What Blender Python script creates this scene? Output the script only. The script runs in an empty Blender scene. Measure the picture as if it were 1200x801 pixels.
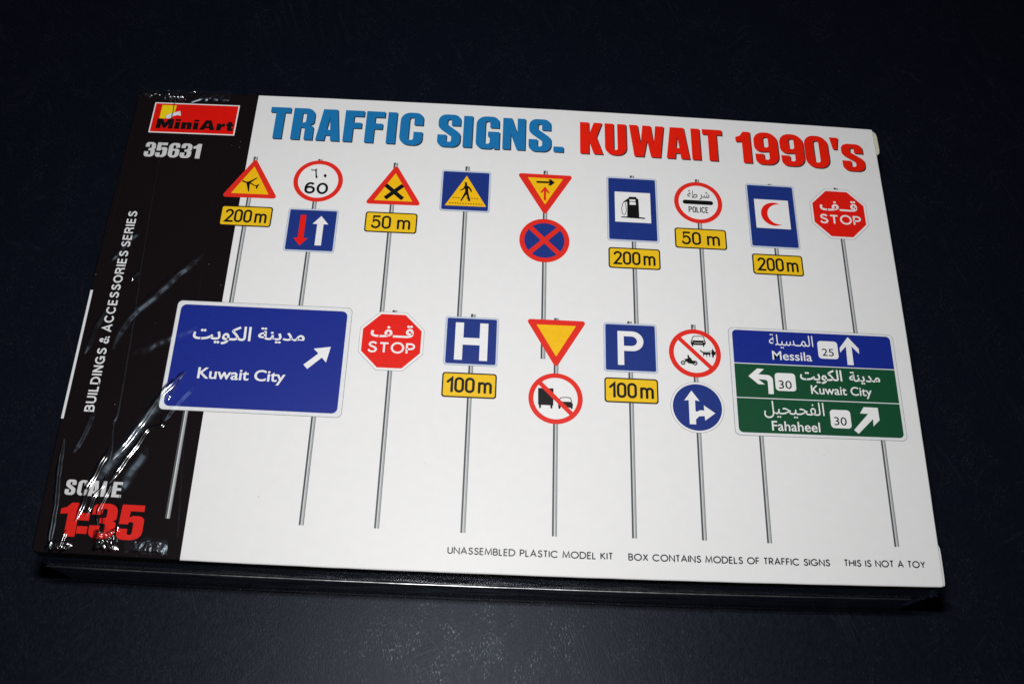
import bpy, bmesh, math, random
from mathutils import Vector, Matrix, noise
from mathutils.geometry import tessellate_polygon

S = bpy.context.scene
COL = S.collection
random.seed(7)
H = 0.034                      # box thickness in metres (table at z = 0)
CU, CV = 80.0, 74.5            # cover coordinates (mm, u right / v towards the viewer) of the box centre
V = 148.9                      # cover depth in mm

# ---------------------------------------------------------------- camera
cam = bpy.data.cameras.new('camera')
cam.sensor_width = 36.0
cam.lens = 34.176
cam.clip_start = 0.01
cam.clip_end = 50
co = bpy.data.objects.new('camera', cam)
COL.objects.link(co)
R0 = (0.9985657, -0.0289696, -0.0450256)
R1 = (0.0450654, 0.9088433, 0.4146962)
R2 = (0.0289076, -0.4161305, 0.9088453)
rx = Vector((R0[0], -R0[1], -R0[2]))
up = -Vector((R1[0], -R1[1], -R1[2]))
bk = -Vector((R2[0], -R2[1], -R2[2]))
cpos = Vector(((75.347 - CU) / 1000, -(199.372 - CV) / 1000, H + 0.25399))
M = Matrix((rx, up, bk)).transposed().to_4x4()
M.translation = cpos
co.matrix_world = M
S.camera = co

# ---------------------------------------------------------------- light: the camera's own flash, a little above the lens, in a dark room
wd = bpy.data.worlds.new('World')
S.world = wd
wd.use_nodes = True
bg = wd.node_tree.nodes['Background']
bg.inputs[0].default_value = (0.45, 0.6, 1.0, 1)
bg.inputs[1].default_value = 0.012
fl = bpy.data.lights.new('flash', 'AREA')
fl.shape = 'RECTANGLE'
fl.size = 0.030
fl.size_y = 0.008
fl.energy = 0.88
fl.color = (1.0, 0.99, 0.98)
fo = bpy.data.objects.new('flash', fl)
COL.objects.link(fo)
FM = M.copy()
FM.translation = cpos + up * 0.061 + rx * -0.006
fo.matrix_world = FM

S.view_settings.view_transform = 'Standard'
S.view_settings.look = 'None'
S.view_settings.exposure = 0.0
S.view_settings.gamma = 1.0
S.cycles.use_denoising = False
S.cycles.transparent_max_bounces = 16
S.cycles.sample_clamp_indirect = 4


# ---------------------------------------------------------------- materials
def lin(c):
    return tuple((x / 12.92 if x <= 0.04045 else ((x + 0.055) / 1.055) ** 2.4) for x in (v / 255 for v in c))


MATS = {}


def nodes_of(name):
    m = bpy.data.materials.new(name)
    m.use_nodes = True
    nt = m.node_tree
    return m, nt, nt.nodes['Principled BSDF'], nt.nodes.new, nt.links.new


def ink(name, srgb, rough=0.42, spec=0.35, mottle=0.05, coat=0.0, scale=900):
    """printed board: flat ink with the slight unevenness of offset print"""
    if name in MATS:
        return MATS[name]
    m, nt, p, N, L = nodes_of(name)
    c = lin(srgb)
    geo = N('ShaderNodeNewGeometry')
    n1 = N('ShaderNodeTexNoise')
    n1.inputs['Scale'].default_value = scale
    n1.inputs['Detail'].default_value = 3
    L(geo.outputs['Position'], n1.inputs['Vector'])
    rmp = N('ShaderNodeMapRange')
    rmp.inputs[1].default_value = 0.3
    rmp.inputs[2].default_value = 0.7
    rmp.inputs[3].default_value = 1 - mottle
    rmp.inputs[4].default_value = 1 + mottle * 0.4
    L(n1.outputs['Fac'], rmp.inputs[0])
    mx = N('ShaderNodeMix')
    mx.data_type = 'RGBA'
    mx.blend_type = 'MULTIPLY'
    mx.inputs[0].default_value = 1
    mx.inputs[6].default_value = (*c, 1)
    L(rmp.outputs[0], mx.inputs[7])
    L(mx.outputs[2], p.inputs['Base Color'])
    p.inputs['Roughness'].default_value = rough
    p.inputs['Specular IOR Level'].default_value = spec
    p.inputs['Coat Weight'].default_value = coat
    p.inputs['Coat Roughness'].default_value = 0.12
    b = N('ShaderNodeBump')
    b.inputs['Strength'].default_value = 0.08
    b.inputs['Distance'].default_value = 0.00005
    L(n1.outputs['Fac'], b.inputs['Height'])
    L(b.outputs['Normal'], p.inputs['Normal'])
    MATS[name] = m
    return m


WHITE = ink('white_board', (228, 228, 228), 0.45, 0.3, 0.016, scale=330)
PAPER = ink('white_ink', (232, 232, 232), 0.45, 0.3, 0.03)
BLACK = ink('black_board', (12, 10, 12), 0.35, 0.2, 0.2)
CARD = ink('cream_card', (214, 209, 188), 0.7, 0.2, 0.08)
TBLUE = ink('title_blue', (26, 116, 176))
TRED = ink('title_red', (232, 30, 8))
SHADOW = ink('title_drop_ink', (46, 44, 46))
LRED = ink('logo_red', (224, 18, 8))
LYEL = ink('logo_yellow', (240, 214, 20))
GREYT = ink('grey_lettering', (206, 206, 206))
RATIO = ink('ratio_red', (218, 28, 18))
SRED = ink('sign_red', (224, 42, 30))
STOPR = ink('stop_red', (226, 26, 14))
SYEL = ink('sign_yellow', (242, 188, 18))
PYEL = ink('plate_yellow', (236, 192, 26))
SBLUE = ink('sign_blue', (27, 50, 126))
KBLUE = ink('direction_blue', (20, 40, 136))
GREEN = ink('direction_green', (16, 74, 46))
INK = ink('black_ink', (14, 13, 14))
LINE = ink('outline_grey', (120, 120, 124))
BORD = ink('border_white', (222, 224, 226))
PINK = ink('pale_blue_border', (196, 206, 224))
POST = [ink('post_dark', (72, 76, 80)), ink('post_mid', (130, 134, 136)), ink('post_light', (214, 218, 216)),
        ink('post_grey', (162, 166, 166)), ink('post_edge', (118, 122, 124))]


def strip_material():
    m, nt, p, N, L = nodes_of('black_board_under_film')
    geo = N('ShaderNodeNewGeometry')
    p.inputs['Base Color'].default_value = (*lin((21, 16, 18)), 1)
    p.inputs['Roughness'].default_value = 0.35
    p.inputs['Specular IOR Level'].default_value = 0.1
    p.inputs['Coat Weight'].default_value = 0.7
    p.inputs['Coat Roughness'].default_value = 0.1
    mp = N('ShaderNodeMapping')
    mp.inputs['Rotation'].default_value = (0, 0, math.radians(35))
    mp.inputs['Scale'].default_value = (28, 150, 1)
    L(geo.outputs['Position'], mp.inputs['Vector'])
    n = N('ShaderNodeTexNoise')
    n.inputs['Scale'].default_value = 1.0
    n.inputs['Detail'].default_value = 4
    L(mp.outputs[0], n.inputs['Vector'])
    b = N('ShaderNodeBump')
    b.inputs['Strength'].default_value = 0.6
    b.inputs['Distance'].default_value = 0.0012
    L(n.outputs['Fac'], b.inputs['Height'])
    L(b.outputs['Normal'], p.inputs['Coat Normal'])
    # dust caught under the film
    v = N('ShaderNodeTexVoronoi')
    v.inputs['Scale'].default_value = 330
    L(geo.outputs['Position'], v.inputs['Vector'])
    lt = N('ShaderNodeMath')
    lt.operation = 'LESS_THAN'
    lt.inputs[1].default_value = 0.055
    L(v.outputs['Distance'], lt.inputs[0])
    n2 = N('ShaderNodeTexNoise')
    n2.inputs['Scale'].default_value = 60
    L(geo.outputs['Position'], n2.inputs['Vector'])
    gt = N('ShaderNodeMath')
    gt.operation = 'GREATER_THAN'
    gt.inputs[1].default_value = 0.56
    L(n2.outputs['Fac'], gt.inputs[0])
    mu = N('ShaderNodeMath')
    mu.operation = 'MULTIPLY'
    L(lt.outputs[0], mu.inputs[0])
    L(gt.outputs[0], mu.inputs[1])
    mx = N('ShaderNodeMix')
    mx.data_type = 'RGBA'
    L(mu.outputs[0], mx.inputs[0])
    mx.inputs[6].default_value = (*lin((21, 16, 18)), 1)
    mx.inputs[7].default_value = (*lin((90, 88, 90)), 1)
    L(mx.outputs[2], p.inputs['Base Color'])
    return m


STRIP = strip_material()


def film_material(name, rough, tint=(1, 1, 1), gain=1.0):
    m = bpy.data.materials.new(name)
    m.use_nodes = True
    nt = m.node_tree
    nt.nodes.clear()
    N, L = nt.nodes.new, nt.links.new
    out = N('ShaderNodeOutputMaterial')
    tr = N('ShaderNodeBsdfTransparent')
    gl = N('ShaderNodeBsdfGlossy')
    gl.inputs['Color'].default_value = (*tint, 1)
    gl.inputs['Roughness'].default_value = rough
    fr = N('ShaderNodeFresnel')
    fr.inputs['IOR'].default_value = 1.5
    mu = N('ShaderNodeMath')
    mu.operation = 'MULTIPLY'
    mu.use_clamp = True
    mu.inputs[1].default_value = 1.6 * gain
    L(fr.outputs[0], mu.inputs[0])
    mx = N('ShaderNodeMixShader')
    L(mu.outputs[0], mx.inputs[0])
    L(tr.outputs[0], mx.inputs[1])
    L(gl.outputs[0], mx.inputs[2])
    L(mx.outputs[0], out.inputs['Surface'])
    geo = N('ShaderNodeNewGeometry')
    n = N('ShaderNodeTexNoise')
    n.inputs['Scale'].default_value = 500
    n.inputs['Detail'].default_value = 2
    L(geo.outputs['Position'], n.inputs['Vector'])
    b = N('ShaderNodeBump')
    b.inputs['Strength'].default_value = 0.25
    b.inputs['Distance'].default_value = 0.00004
    L(n.outputs['Fac'], b.inputs['Height'])
    L(b.outputs['Normal'], gl.inputs['Normal'])
    return m


FILM = film_material('clear_film', 0.12, (0.95, 0.98, 1.0), 2.1)
FILM_SOFT = film_material('clear_film_soft', 0.34, (0.7, 0.86, 1.0), 0.8)
FILM_DIM = film_material('clear_film_dim', 0.33, (0.6, 0.8, 1.0), 0.12)
FILM_CR = film_material('clear_film_crumpled', 0.2, (0.95, 0.98, 1.0), 1.8)
FILM_SEAM = film_material('clear_film_seam', 0.3, (0.95, 0.97, 1.0), 3.4)
FILM_FRONT = film_material('clear_film_front', 0.3, (0.9, 0.93, 1.0), 0.55)


def table_material():
    m, nt, p, N, L = nodes_of('scratched_navy_surface')
    geo = N('ShaderNodeNewGeometry')

    def mapped(rot, sc):
        mp = N('ShaderNodeMapping')
        mp.vector_type = 'TEXTURE'
        mp.inputs['Rotation'].default_value = (0, 0, math.radians(rot))
        mp.inputs['Scale'].default_value = (1 / sc[0], 1 / sc[1], 1)
        L(geo.outputs['Position'], mp.inputs['Vector'])
        return mp.outputs[0]

    def math_(op, a, b):
        n = N('ShaderNodeMath')
        n.operation = op
        for i, x in enumerate((a, b)):
            if isinstance(x, (int, float)):
                n.inputs[i].default_value = x
            else:
                L(x, n.inputs[i])
        return n.outputs[0]

    def noise_(vec, scale=1.0, det=3, rough=0.6):
        n = N('ShaderNodeTexNoise')
        n.inputs['Scale'].default_value = scale
        n.inputs['Detail'].default_value = det
        n.inputs['Roughness'].default_value = rough
        L(vec, n.inputs['Vector'])
        return n.outputs['Fac']

    def rng(x, a, b, c, d):
        n = N('ShaderNodeMapRange')
        for i, q in enumerate((a, b, c, d)):
            n.inputs[i + 1].default_value = q
        L(x, n.inputs[0])
        return n.outputs[0]

    grain = noise_(mapped(4, (2100, 900)), 1, 4, 0.7)
    fibre = noise_(mapped(-3, (700, 420)), 1, 5, 0.7)
    blot = noise_(mapped(10, (60, 24)), 1, 4, 0.6)

    def scratch(rot, sc, width, keep):
        n = noise_(mapped(rot, sc), 1, 2, 0.45)
        d = math_('ABSOLUTE', math_('SUBTRACT', n, 0.5), 0)
        line = rng(d, 0, width, 1, 0)
        mask = rng(noise_(mapped(rot + 30, (55, 30)), 1, 2), keep, keep + 0.1, 0, 1)
        return math_('MULTIPLY', line, mask)

    s1 = math_('MAXIMUM', scratch(20, (240, 14), 0.012, 0.53), scratch(24, (330, 20), 0.010, 0.56))
    s2 = math_('MAXIMUM', scratch(-42, (260, 14), 0.011, 0.55), scratch(-65, (300, 18), 0.010, 0.57))
    s3 = math_('MAXIMUM', scratch(70, (280, 16), 0.011, 0.56), scratch(48, (250, 15), 0.011, 0.57))
    # one long deep scratch in front of the box
    sep = N('ShaderNodeSeparateXYZ')
    off = N('ShaderNodeVectorMath')
    off.operation = 'SUBTRACT'
    L(geo.outputs['Position'], off.inputs[0])
    off.inputs[1].default_value = (-0.0222, -0.079, 0)
    rot = N('ShaderNodeMapping')
    rot.inputs['Rotation'].default_value = (0, 0, math.radians(141.3))
    L(off.outputs[0], rot.inputs['Vector'])
    L(rot.outputs[0], sep.inputs[0])
    wv = math_('MULTIPLY', math_('SUBTRACT', noise_(mapped(0, (90, 90)), 1, 2), 0.5), 0.004)
    dist = math_('ABSOLUTE', math_('ADD', sep.outputs[0], wv), 0)
    along = math_('MULTIPLY', rng(sep.outputs[1], -0.001, 0.002, 0, 1), rng(sep.outputs[1], 0.024, 0.034, 1, 0))
    deep = math_('MULTIPLY', rng(dist, 0.00005, 0.0004, 0.9, 0), along)
    s3 = math_('MAXIMUM', s3, deep)
    sc = math_('MAXIMUM', math_('MAXIMUM', s1, s2), s3)
    clus = noise_(mapped(2, (160, 75)), 1, 4, 0.7)
    wear_sheen = math_('MULTIPLY', rng(grain, 0.54, 0.68, 0, 1), rng(clus, 0.44, 0.66, 0.12, 1))
    wear_sheen = math_('MULTIPLY', wear_sheen, rng(blot, 0.35, 0.6, 0.15, 0.5))
    # flash sheen painted into the colour: lighter grain in front of the box
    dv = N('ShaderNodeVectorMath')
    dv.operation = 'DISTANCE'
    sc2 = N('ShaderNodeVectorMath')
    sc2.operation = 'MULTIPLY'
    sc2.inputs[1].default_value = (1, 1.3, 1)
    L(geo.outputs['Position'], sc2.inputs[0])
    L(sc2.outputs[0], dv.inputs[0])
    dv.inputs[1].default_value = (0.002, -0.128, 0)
    sheen_patch = rng(dv.outputs['Value'], 0.008, 0.055, 1, 0)
    wear_sheen = math_('MAXIMUM', wear_sheen, math_('MULTIPLY', sheen_patch, math_('MULTIPLY', rng(grain, 0.55, 0.68, 0, 2.4), rng(clus, 0.47, 0.62, 0.0, 1))))
    tot = math_('MAXIMUM', math_('MULTIPLY', sc, 0.09), wear_sheen)
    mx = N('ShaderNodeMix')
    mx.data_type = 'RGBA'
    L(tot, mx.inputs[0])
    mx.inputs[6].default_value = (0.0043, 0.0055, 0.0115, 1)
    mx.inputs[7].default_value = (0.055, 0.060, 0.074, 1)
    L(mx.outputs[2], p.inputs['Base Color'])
    rr = rng(fibre, 0.3, 0.7, 0.36, 0.48)
    L(rr, p.inputs['Roughness'])
    sp = math_('ADD', rng(fibre, 0.3, 0.7, 0.11, 0.20), math_('MULTIPLY', tot, 0.3))
    L(sp, p.inputs['Specular IOR Level'])
    p.inputs['Specular Tint'].default_value = (0.78, 0.88, 1.0, 1)
    hgt = math_('ADD', math_('ADD', math_('MULTIPLY', grain, 1.0), math_('MULTIPLY', fibre, 0.5)), math_('MULTIPLY', sc, 0.25))
    b = N('ShaderNodeBump')
    b.inputs['Strength'].default_value = 0.32
    b.inputs['Distance'].default_value = 0.00016
    L(hgt, b.inputs['Height'])
    L(b.outputs['Normal'], p.inputs['Normal'])
    return m


# ---------------------------------------------------------------- geometry helpers
WU = (-0.0721, 1.4761, 0.1336, 0.0658, 0.1501, 0.0613, -1.1916, 0.0053, -0.9891, 0.0104)
WV = (-0.1036, 0.0576, 1.0885, 0.0589, -0.0031, 0.2964, -0.0009, -1.1751, -0.0076, -0.961)


def W(u, v, z=0.0):
    """cover millimetres -> metres in the scene; the printed board bows out a millimetre along its sides"""
    x, y = (u - 78) / 100, (v - V / 2) / 100
    B = (1, x, y, x * x, x * y, y * y, x ** 3, x * x * y, x * y * y, y ** 3)
    du = sum(a * b for a, b in zip(WU, B))
    dv = sum(a * b for a, b in zip(WV, B))
    return Vector(((u + du - CU) / 1000, -(v + dv - CV) / 1000, H + z / 1000))


def fillet(pts, r=0.0, seg=6):
    """polygon with rounded corners; a point may carry its own radius as third value"""
    out = []
    n = len(pts)
    for i, p in enumerate(pts):
        rad = p[2] if len(p) > 2 else r
        a, b, c = Vector(pts[i - 1][:2]), Vector(p[:2]), Vector(pts[(i + 1) % n][:2])
        d1, d2 = a - b, c - b
        if rad <= 0 or d1.length < 1e-6 or d2.length < 1e-6:
            out.append(tuple(b))
            continue
        ang = d1.angle(d2)
        if ang > 3.1 or ang < 0.05:
            out.append(tuple(b))
            continue
        t = min(rad / math.tan(ang / 2), d1.length * 0.499, d2.length * 0.499)
        rad = t * math.tan(ang / 2)
        d1.normalize()
        d2.normalize()
        cen = b + (d1 + d2).normalized() * (rad / math.sin(ang / 2))
        p1, p2 = b + d1 * t, b + d2 * t
        a1 = math.atan2(p1.y - cen.y, p1.x - cen.x)
        a2 = math.atan2(p2.y - cen.y, p2.x - cen.x)
        da = (a2 - a1 + math.pi) % (2 * math.pi) - math.pi
        k = seg if rad > 0.3 or True else 3
        for j in range(k + 1):
            aa = a1 + da * j / k
            out.append((cen.x + rad * math.cos(aa), cen.y + rad * math.sin(aa)))
    return out


def rrect(cx, cy, w, h, r=0.0):
    return fillet([(cx - w / 2, cy - h / 2), (cx + w / 2, cy - h / 2), (cx + w / 2, cy + h / 2), (cx - w / 2, cy + h / 2)], r)


def circ(cx, cy, r, n=64):
    return [(cx + r * math.cos(2 * math.pi * i / n), cy + r * math.sin(2 * math.pi * i / n)) for i in range(n)]


def arc(cx, cy, rx_, ry_, a0, a1, n=14):
    return [(cx + rx_ * math.cos(math.radians(a0 + (a1 - a0) * i / n)), cy + ry_ * math.sin(math.radians(a0 + (a1 - a0) * i / n))) for i in range(n + 1)]


def stroke_poly(pts, w, cap='flat'):
    """outline of a polyline of width w (mitred)"""
    P = [Vector(p) for p in pts]
    P = [p for i, p in enumerate(P) if i == 0 or (p - P[i - 1]).length > 1e-5]
    n = len(P)
    Lf, Rt = [], []
    for i in range(n):
        if i == 0:
            d = (P[1] - P[0]).normalized()
            nn, k = Vector((-d.y, d.x)), 1.0
        elif i == n - 1:
            d = (P[-1] - P[-2]).normalized()
            nn, k = Vector((-d.y, d.x)), 1.0
        else:
            d1, d2 = (P[i] - P[i - 1]).normalized(), (P[i + 1] - P[i]).normalized()
            n1, n2 = Vector((-d1.y, d1.x)), Vector((-d2.y, d2.x))
            nn = (n1 + n2)
            nn = nn.normalized() if nn.length > 1e-4 else n1
            k = 1 / max(0.45, nn.dot(n1))
        Lf.append(tuple(P[i] + nn * w / 2 * k))
        Rt.append(tuple(P[i] - nn * w / 2 * k))
    if cap == 'round':
        d = (P[-1] - P[-2]).normalized()
        a = math.atan2(d.y, d.x)
        e = [(P[-1].x + w / 2 * math.cos(a + t), P[-1].y + w / 2 * math.sin(a + t)) for t in (1.05, 0.5, 0, -0.5, -1.05)]
        d = (P[0] - P[1]).normalized()
        a = math.atan2(d.y, d.x)
        s = [(P[0].x + w / 2 * math.cos(a + t), P[0].y + w / 2 * math.sin(a + t)) for t in (1.05, 0.5, 0, -0.5, -1.05)]
        return Lf + e + Rt[::-1] + s
    return Lf + Rt[::-1]


LAYER = 0.025   # mm between two printed layers


class Art:
    """flat print: polygons with an ink each, gathered into ONE mesh"""

    def __init__(self):
        self.tris, self.mats = [], []

    def mi(self, m):
        if m not in self.mats:
            self.mats.append(m)
        return self.mats.index(m)

    def poly(self, pts, m, layer, holes=()):
        loops = [[Vector((p[0], p[1], 0)) for p in pts]] + [[Vector((p[0], p[1], 0)) for p in h] for h in holes]
        flat = [q for l in loops for q in l]
        k = self.mi(m)
        for t in tessellate_polygon(loops):
            self.tris.append(([(flat[i].x, flat[i].y) for i in t], layer, k))
        return self

    def stroke(self, pts, w, m, layer, cap='flat'):
        """mitred quads along the line, so tight turns never tangle"""
        n = len([1 for i, p in enumerate(pts) if i == 0 or (Vector(p) - Vector(pts[i - 1])).length > 1e-5])
        o = stroke_poly(pts, w)
        n = len(o) // 2
        for i in range(n - 1):
            self.poly([o[i], o[i + 1], o[2 * n - 2 - i], o[2 * n - 1 - i]], m, layer)
        if cap == 'round':
            for a, b in ((pts[0], pts[1]), (pts[-1], pts[-2])):
                d = math.atan2(a[1] - b[1], a[0] - b[0])
                self.poly([(a[0] + w / 2 * math.cos(d + t), a[1] + w / 2 * math.sin(d + t)) for t in (1.5708, 1.05, 0.5, 0, -0.5, -1.05, -1.5708)], m, layer)
        return self

    def band(self, pts, w, m, layer):
        """closed loop (or line) as mitred quads"""
        if (Vector(pts[0]) - Vector(pts[-1])).length < 1e-3:
            P = list(pts[:-1])
            o = stroke_poly(P[-2:] + P + P[:2], w)
            n = len(o) // 2
            for i in range(2, n - 2):
                self.poly([o[i], o[i + 1], o[2 * n - 2 - i], o[2 * n - 1 - i]], m, layer)
            return self
        return self.stroke(pts, w, m, layer)

    def text(self, s, box, m, layer, bold=0.0, fit=True, updown=False, spacing=1.0):
        """outline lettering fitted to box (u0, u1, v0, v1)"""
        c = bpy.data.curves.new('lettering', 'FONT')
        c.body = s
        c.offset = bold
        c.space_character = spacing
        c.resolution_u = 4
        o = bpy.data.objects.new('lettering', c)
        me = bpy.data.meshes.new_from_object(o)
        vs = [q.co.copy() for q in me.vertices]
        x0, x1 = min(q.x for q in vs), max(q.x for q in vs)
        y0, y1 = min(q.y for q in vs), max(q.y for q in vs)
        u0, u1, v0, v1 = box
        k = self.mi(m)
        root = list(range(len(vs)))

        def find(i):
            while root[i] != i:
                root[i] = root[root[i]]
                i = root[i]
            return i
        for f in me.polygons:
            for i in f.vertices[1:]:
                root[find(i)] = find(f.vertices[0])
        order = {}
        for f in me.polygons:
            r = find(f.vertices[0])
            ly = layer + 0.12 * (order.setdefault(r, len(order)) % 4)
            pts = []
            for i in f.vertices:
                a, b = (vs[i].x - x0) / (x1 - x0), (vs[i].y - y0) / (y1 - y0)
                if updown:
                    pts.append((u1 + (u0 - u1) * b, v1 + (v0 - v1) * a))
                else:
                    pts.append((u0 + (u1 - u0) * a, v1 + (v0 - v1) * b))
            self.tris.append((pts, ly, k))
        bpy.data.objects.remove(o)
        bpy.data.curves.remove(c)
        bpy.data.meshes.remove(me)
        return self

    def build(self, name, parent, label=None, under=None):
        vs, fs, ks, idx = [], [], [], {}
        for pts, layer, k in self.tris:
            a = sum(pts[i][0] * pts[(i + 1) % len(pts)][1] - pts[(i + 1) % len(pts)][0] * pts[i][1] for i in range(len(pts)))
            if abs(a) < 1e-7:
                continue
            if a > 0:
                pts = pts[::-1]
            f = []
            for p in pts:
                key = (round(p[0], 4), round(p[1], 4), layer)
                if key not in idx:
                    idx[key] = len(vs)
                    vs.append(W(p[0], p[1], layer * LAYER))
                f.append(idx[key])
            if len(set(f)) == len(f):
                fs.append(f)
                ks.append(k)
        return mesh_object(name, vs, fs, self.mats, parent, label, ks)


def mesh_object(name, vs, fs, mats, parent=None, label=None, ks=None, smooth=False):
    me = bpy.data.meshes.new(name)
    me.from_pydata([tuple(v) for v in vs], [], fs)
    for m in mats:
        me.materials.append(m)
    if ks:
        for p, k in zip(me.polygons, ks):
            p.material_index = k
    if smooth:
        for p in me.polygons:
            p.use_smooth = True
    me.update()
    o = bpy.data.objects.new(name, me)
    COL.objects.link(o)
    if parent:
        o.parent = parent
    if label:
        o['label'] = label
    return o


def grid(nu, nv, f):
    vs = [f(i / nu, j / nv) for j in range(nv + 1) for i in range(nu + 1)]
    fs = [(j * (nu + 1) + i, (j + 1) * (nu + 1) + i, (j + 1) * (nu + 1) + i + 1, j * (nu + 1) + i + 1) for j in range(nv) for i in range(nu)]
    return vs, fs


# ---------------------------------------------------------------- the setting: table
vs, fs = grid(24, 24, lambda a, b: Vector(((a - 0.5) * 2.4, (0.5 - b) * 2.4, 0)))
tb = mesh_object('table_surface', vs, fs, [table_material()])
tb['kind'] = 'structure'
tb['label'] = 'dark navy scratched table surface under the box'

# ---------------------------------------------------------------- the box
box = bpy.data.objects.new('model_kit_box', None)
COL.objects.link(box)
box['label'] = 'flat cardboard model kit box, white cover printed with traffic signs and a black left strip'
box['category'] = 'box'
UL, UR = -39.0, 200.0


def outline(inset, step=4.0, r=0.8):
    x0, x1, y0, y1 = UL + inset, UR - inset, inset, V - inset
    rl = max(0.05, 1.6 - inset)
    c = fillet([(x0, y0, rl), (x1, y0, max(0.05, r - inset)), (x1, y1, max(0.05, r - inset)), (x0, y1, rl)], 0, 4)
    out = []
    for i, p in enumerate(c):
        q = c[(i + 1) % len(c)]
        n = max(1, int(math.hypot(q[0] - p[0], q[1] - p[1]) / step))
        out += [(p[0] + (q[0] - p[0]) * j / n, p[1] + (q[1] - p[1]) * j / n) for j in range(n)]
    return out


def body():
    rings = [(0.45, -0.03), (0.2, -0.10), (0.04, -0.28), (0.0, -0.55), (0.1, -6), (0.35, -16), (0.25, -28), (0.1, -33.2), (0.35, -33.8)]
    base = [(0.0, q[1]) if abs(q[0]) < 2.01 else q for q in outline(0)]
    n = len(base)
    vs, fs, ks = [], [], []
    cx, cy = (UL + UR) / 2, V / 2
    for ins0, z in rings:
        for (u, v) in base:
            e = 0.07 * noise.noise((u * 0.12, v * 0.12, 3.0)) + 0.04 * noise.noise((u * 0.6, v * 0.6, 8.0))
            ins = ins0 + e
            uu = u + (ins if u < cx else -ins) * min(1, abs(u - cx) / (cx - UL) * 1.0) ** 40
            vv = v + (ins if v < cy else -ins) * min(1, abs(v - cy) / cy) ** 40
            vs.append(W(uu, vv, z))
    for k in range(len(rings) - 1):
        for i in range(n):
            j = (i + 1) % n
            fs.append((k * n + i, (k + 1) * n + i, (k + 1) * n + j, k * n + j))
            mu, mv = (base[i][0] + base[j][0]) / 2, (base[i][1] + base[j][1]) / 2
            white = mu > UR - 0.5
            if k < 2 and mu > 0.0:
                white = True
            ks.append(1 if white else 0)
    fs.append(tuple(range(n)))
    ks.append(0)
    fs.append(tuple(reversed(range((len(rings) - 1) * n, len(rings) * n))))
    ks.append(0)
    return mesh_object('box_shell', vs, fs, [BLACK, WHITE], box, None, ks)


body()

vs, fs = grid(60, 44, lambda a, b: W(0.0 + a * (UR - 0.42), 0.40 + b * (V - 0.80), 0))
mesh_object('cover_panel', vs, fs, [WHITE], box, 'white cover panel of the box')
vs, fs = grid(14, 44, lambda a, b: W(UL + 0.42 + a * (-UL - 0.42), 0.40 + b * (V - 0.80), 0))
mesh_object('spine_panel', vs, fs, [STRIP], box, 'black strip along the left of the cover')
a = Art()
a.poly([(-38.75, 72.7), (-38.0, 72.7), (-38.0, 112.2), (-38.75, 112.2)], BORD, 1)
a.build('edge_stripe', box, 'thin white stripe on the left edge of the box')


for (u, v, w, h) in ((18.0, 131.2, 0.28, 0.55), (170.5, 113.2, 0.6, 0.16), (133.0, 62.0, 0.25, 0.2), (88.5, 55.0, 0.2, 0.4), (196.6, 6.4, 0.18, 1.3), (61.0, 120.0, 0.3, 0.2), (110.0, 118.0, 0.2, 0.25)):
    a = Art()
    a.poly(rrect(u, v, w, h, 0.08), GREYT, 1)
    a.build('print_speck', box)


# tuck flaps of the right-hand end, pushed out a little
def flap(v0, v1, out, z0, z1, name, label, m):
    vs, fs = [], []
    prof = [(0.0, 0.15), (0.08, 0.75), (0.2, 0.95), (0.5, 1.0), (0.8, 1.0), (0.95, 0.8), (1.0, 0.35)]
    for t, k in prof:
        v = v0 + (v1 - v0) * t
        for (uu, zz) in ((UR - 0.3, z0), (UR + out * k, z0 - 0.15), (UR + out * k + 0.05, z1), (UR - 0.3, z1)):
            vs.append(W(uu, v, zz))
    for i in range(len(prof) - 1):
        for j in range(4):
            q = (j + 1) % 4
            fs.append((i * 4 + j, i * 4 + q, i * 4 + 4 + q, i * 4 + 4 + j))
    fs.append((0, 3, 2, 1))
    b = (len(prof) - 1) * 4
    fs.append((b, b + 1, b + 2, b + 3))
    mesh_object(name, vs, fs, [m], box, label)


flap(0.5, 9.8, 1.35, -0.5, -9, 'tuck_flap', 'cream tuck flap showing at the far right corner', CARD)
flap(137.5, 148.6, 0.5, -0.25, -9, 'tuck_flap', 'white tuck flap showing at the near right corner', WHITE)

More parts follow.
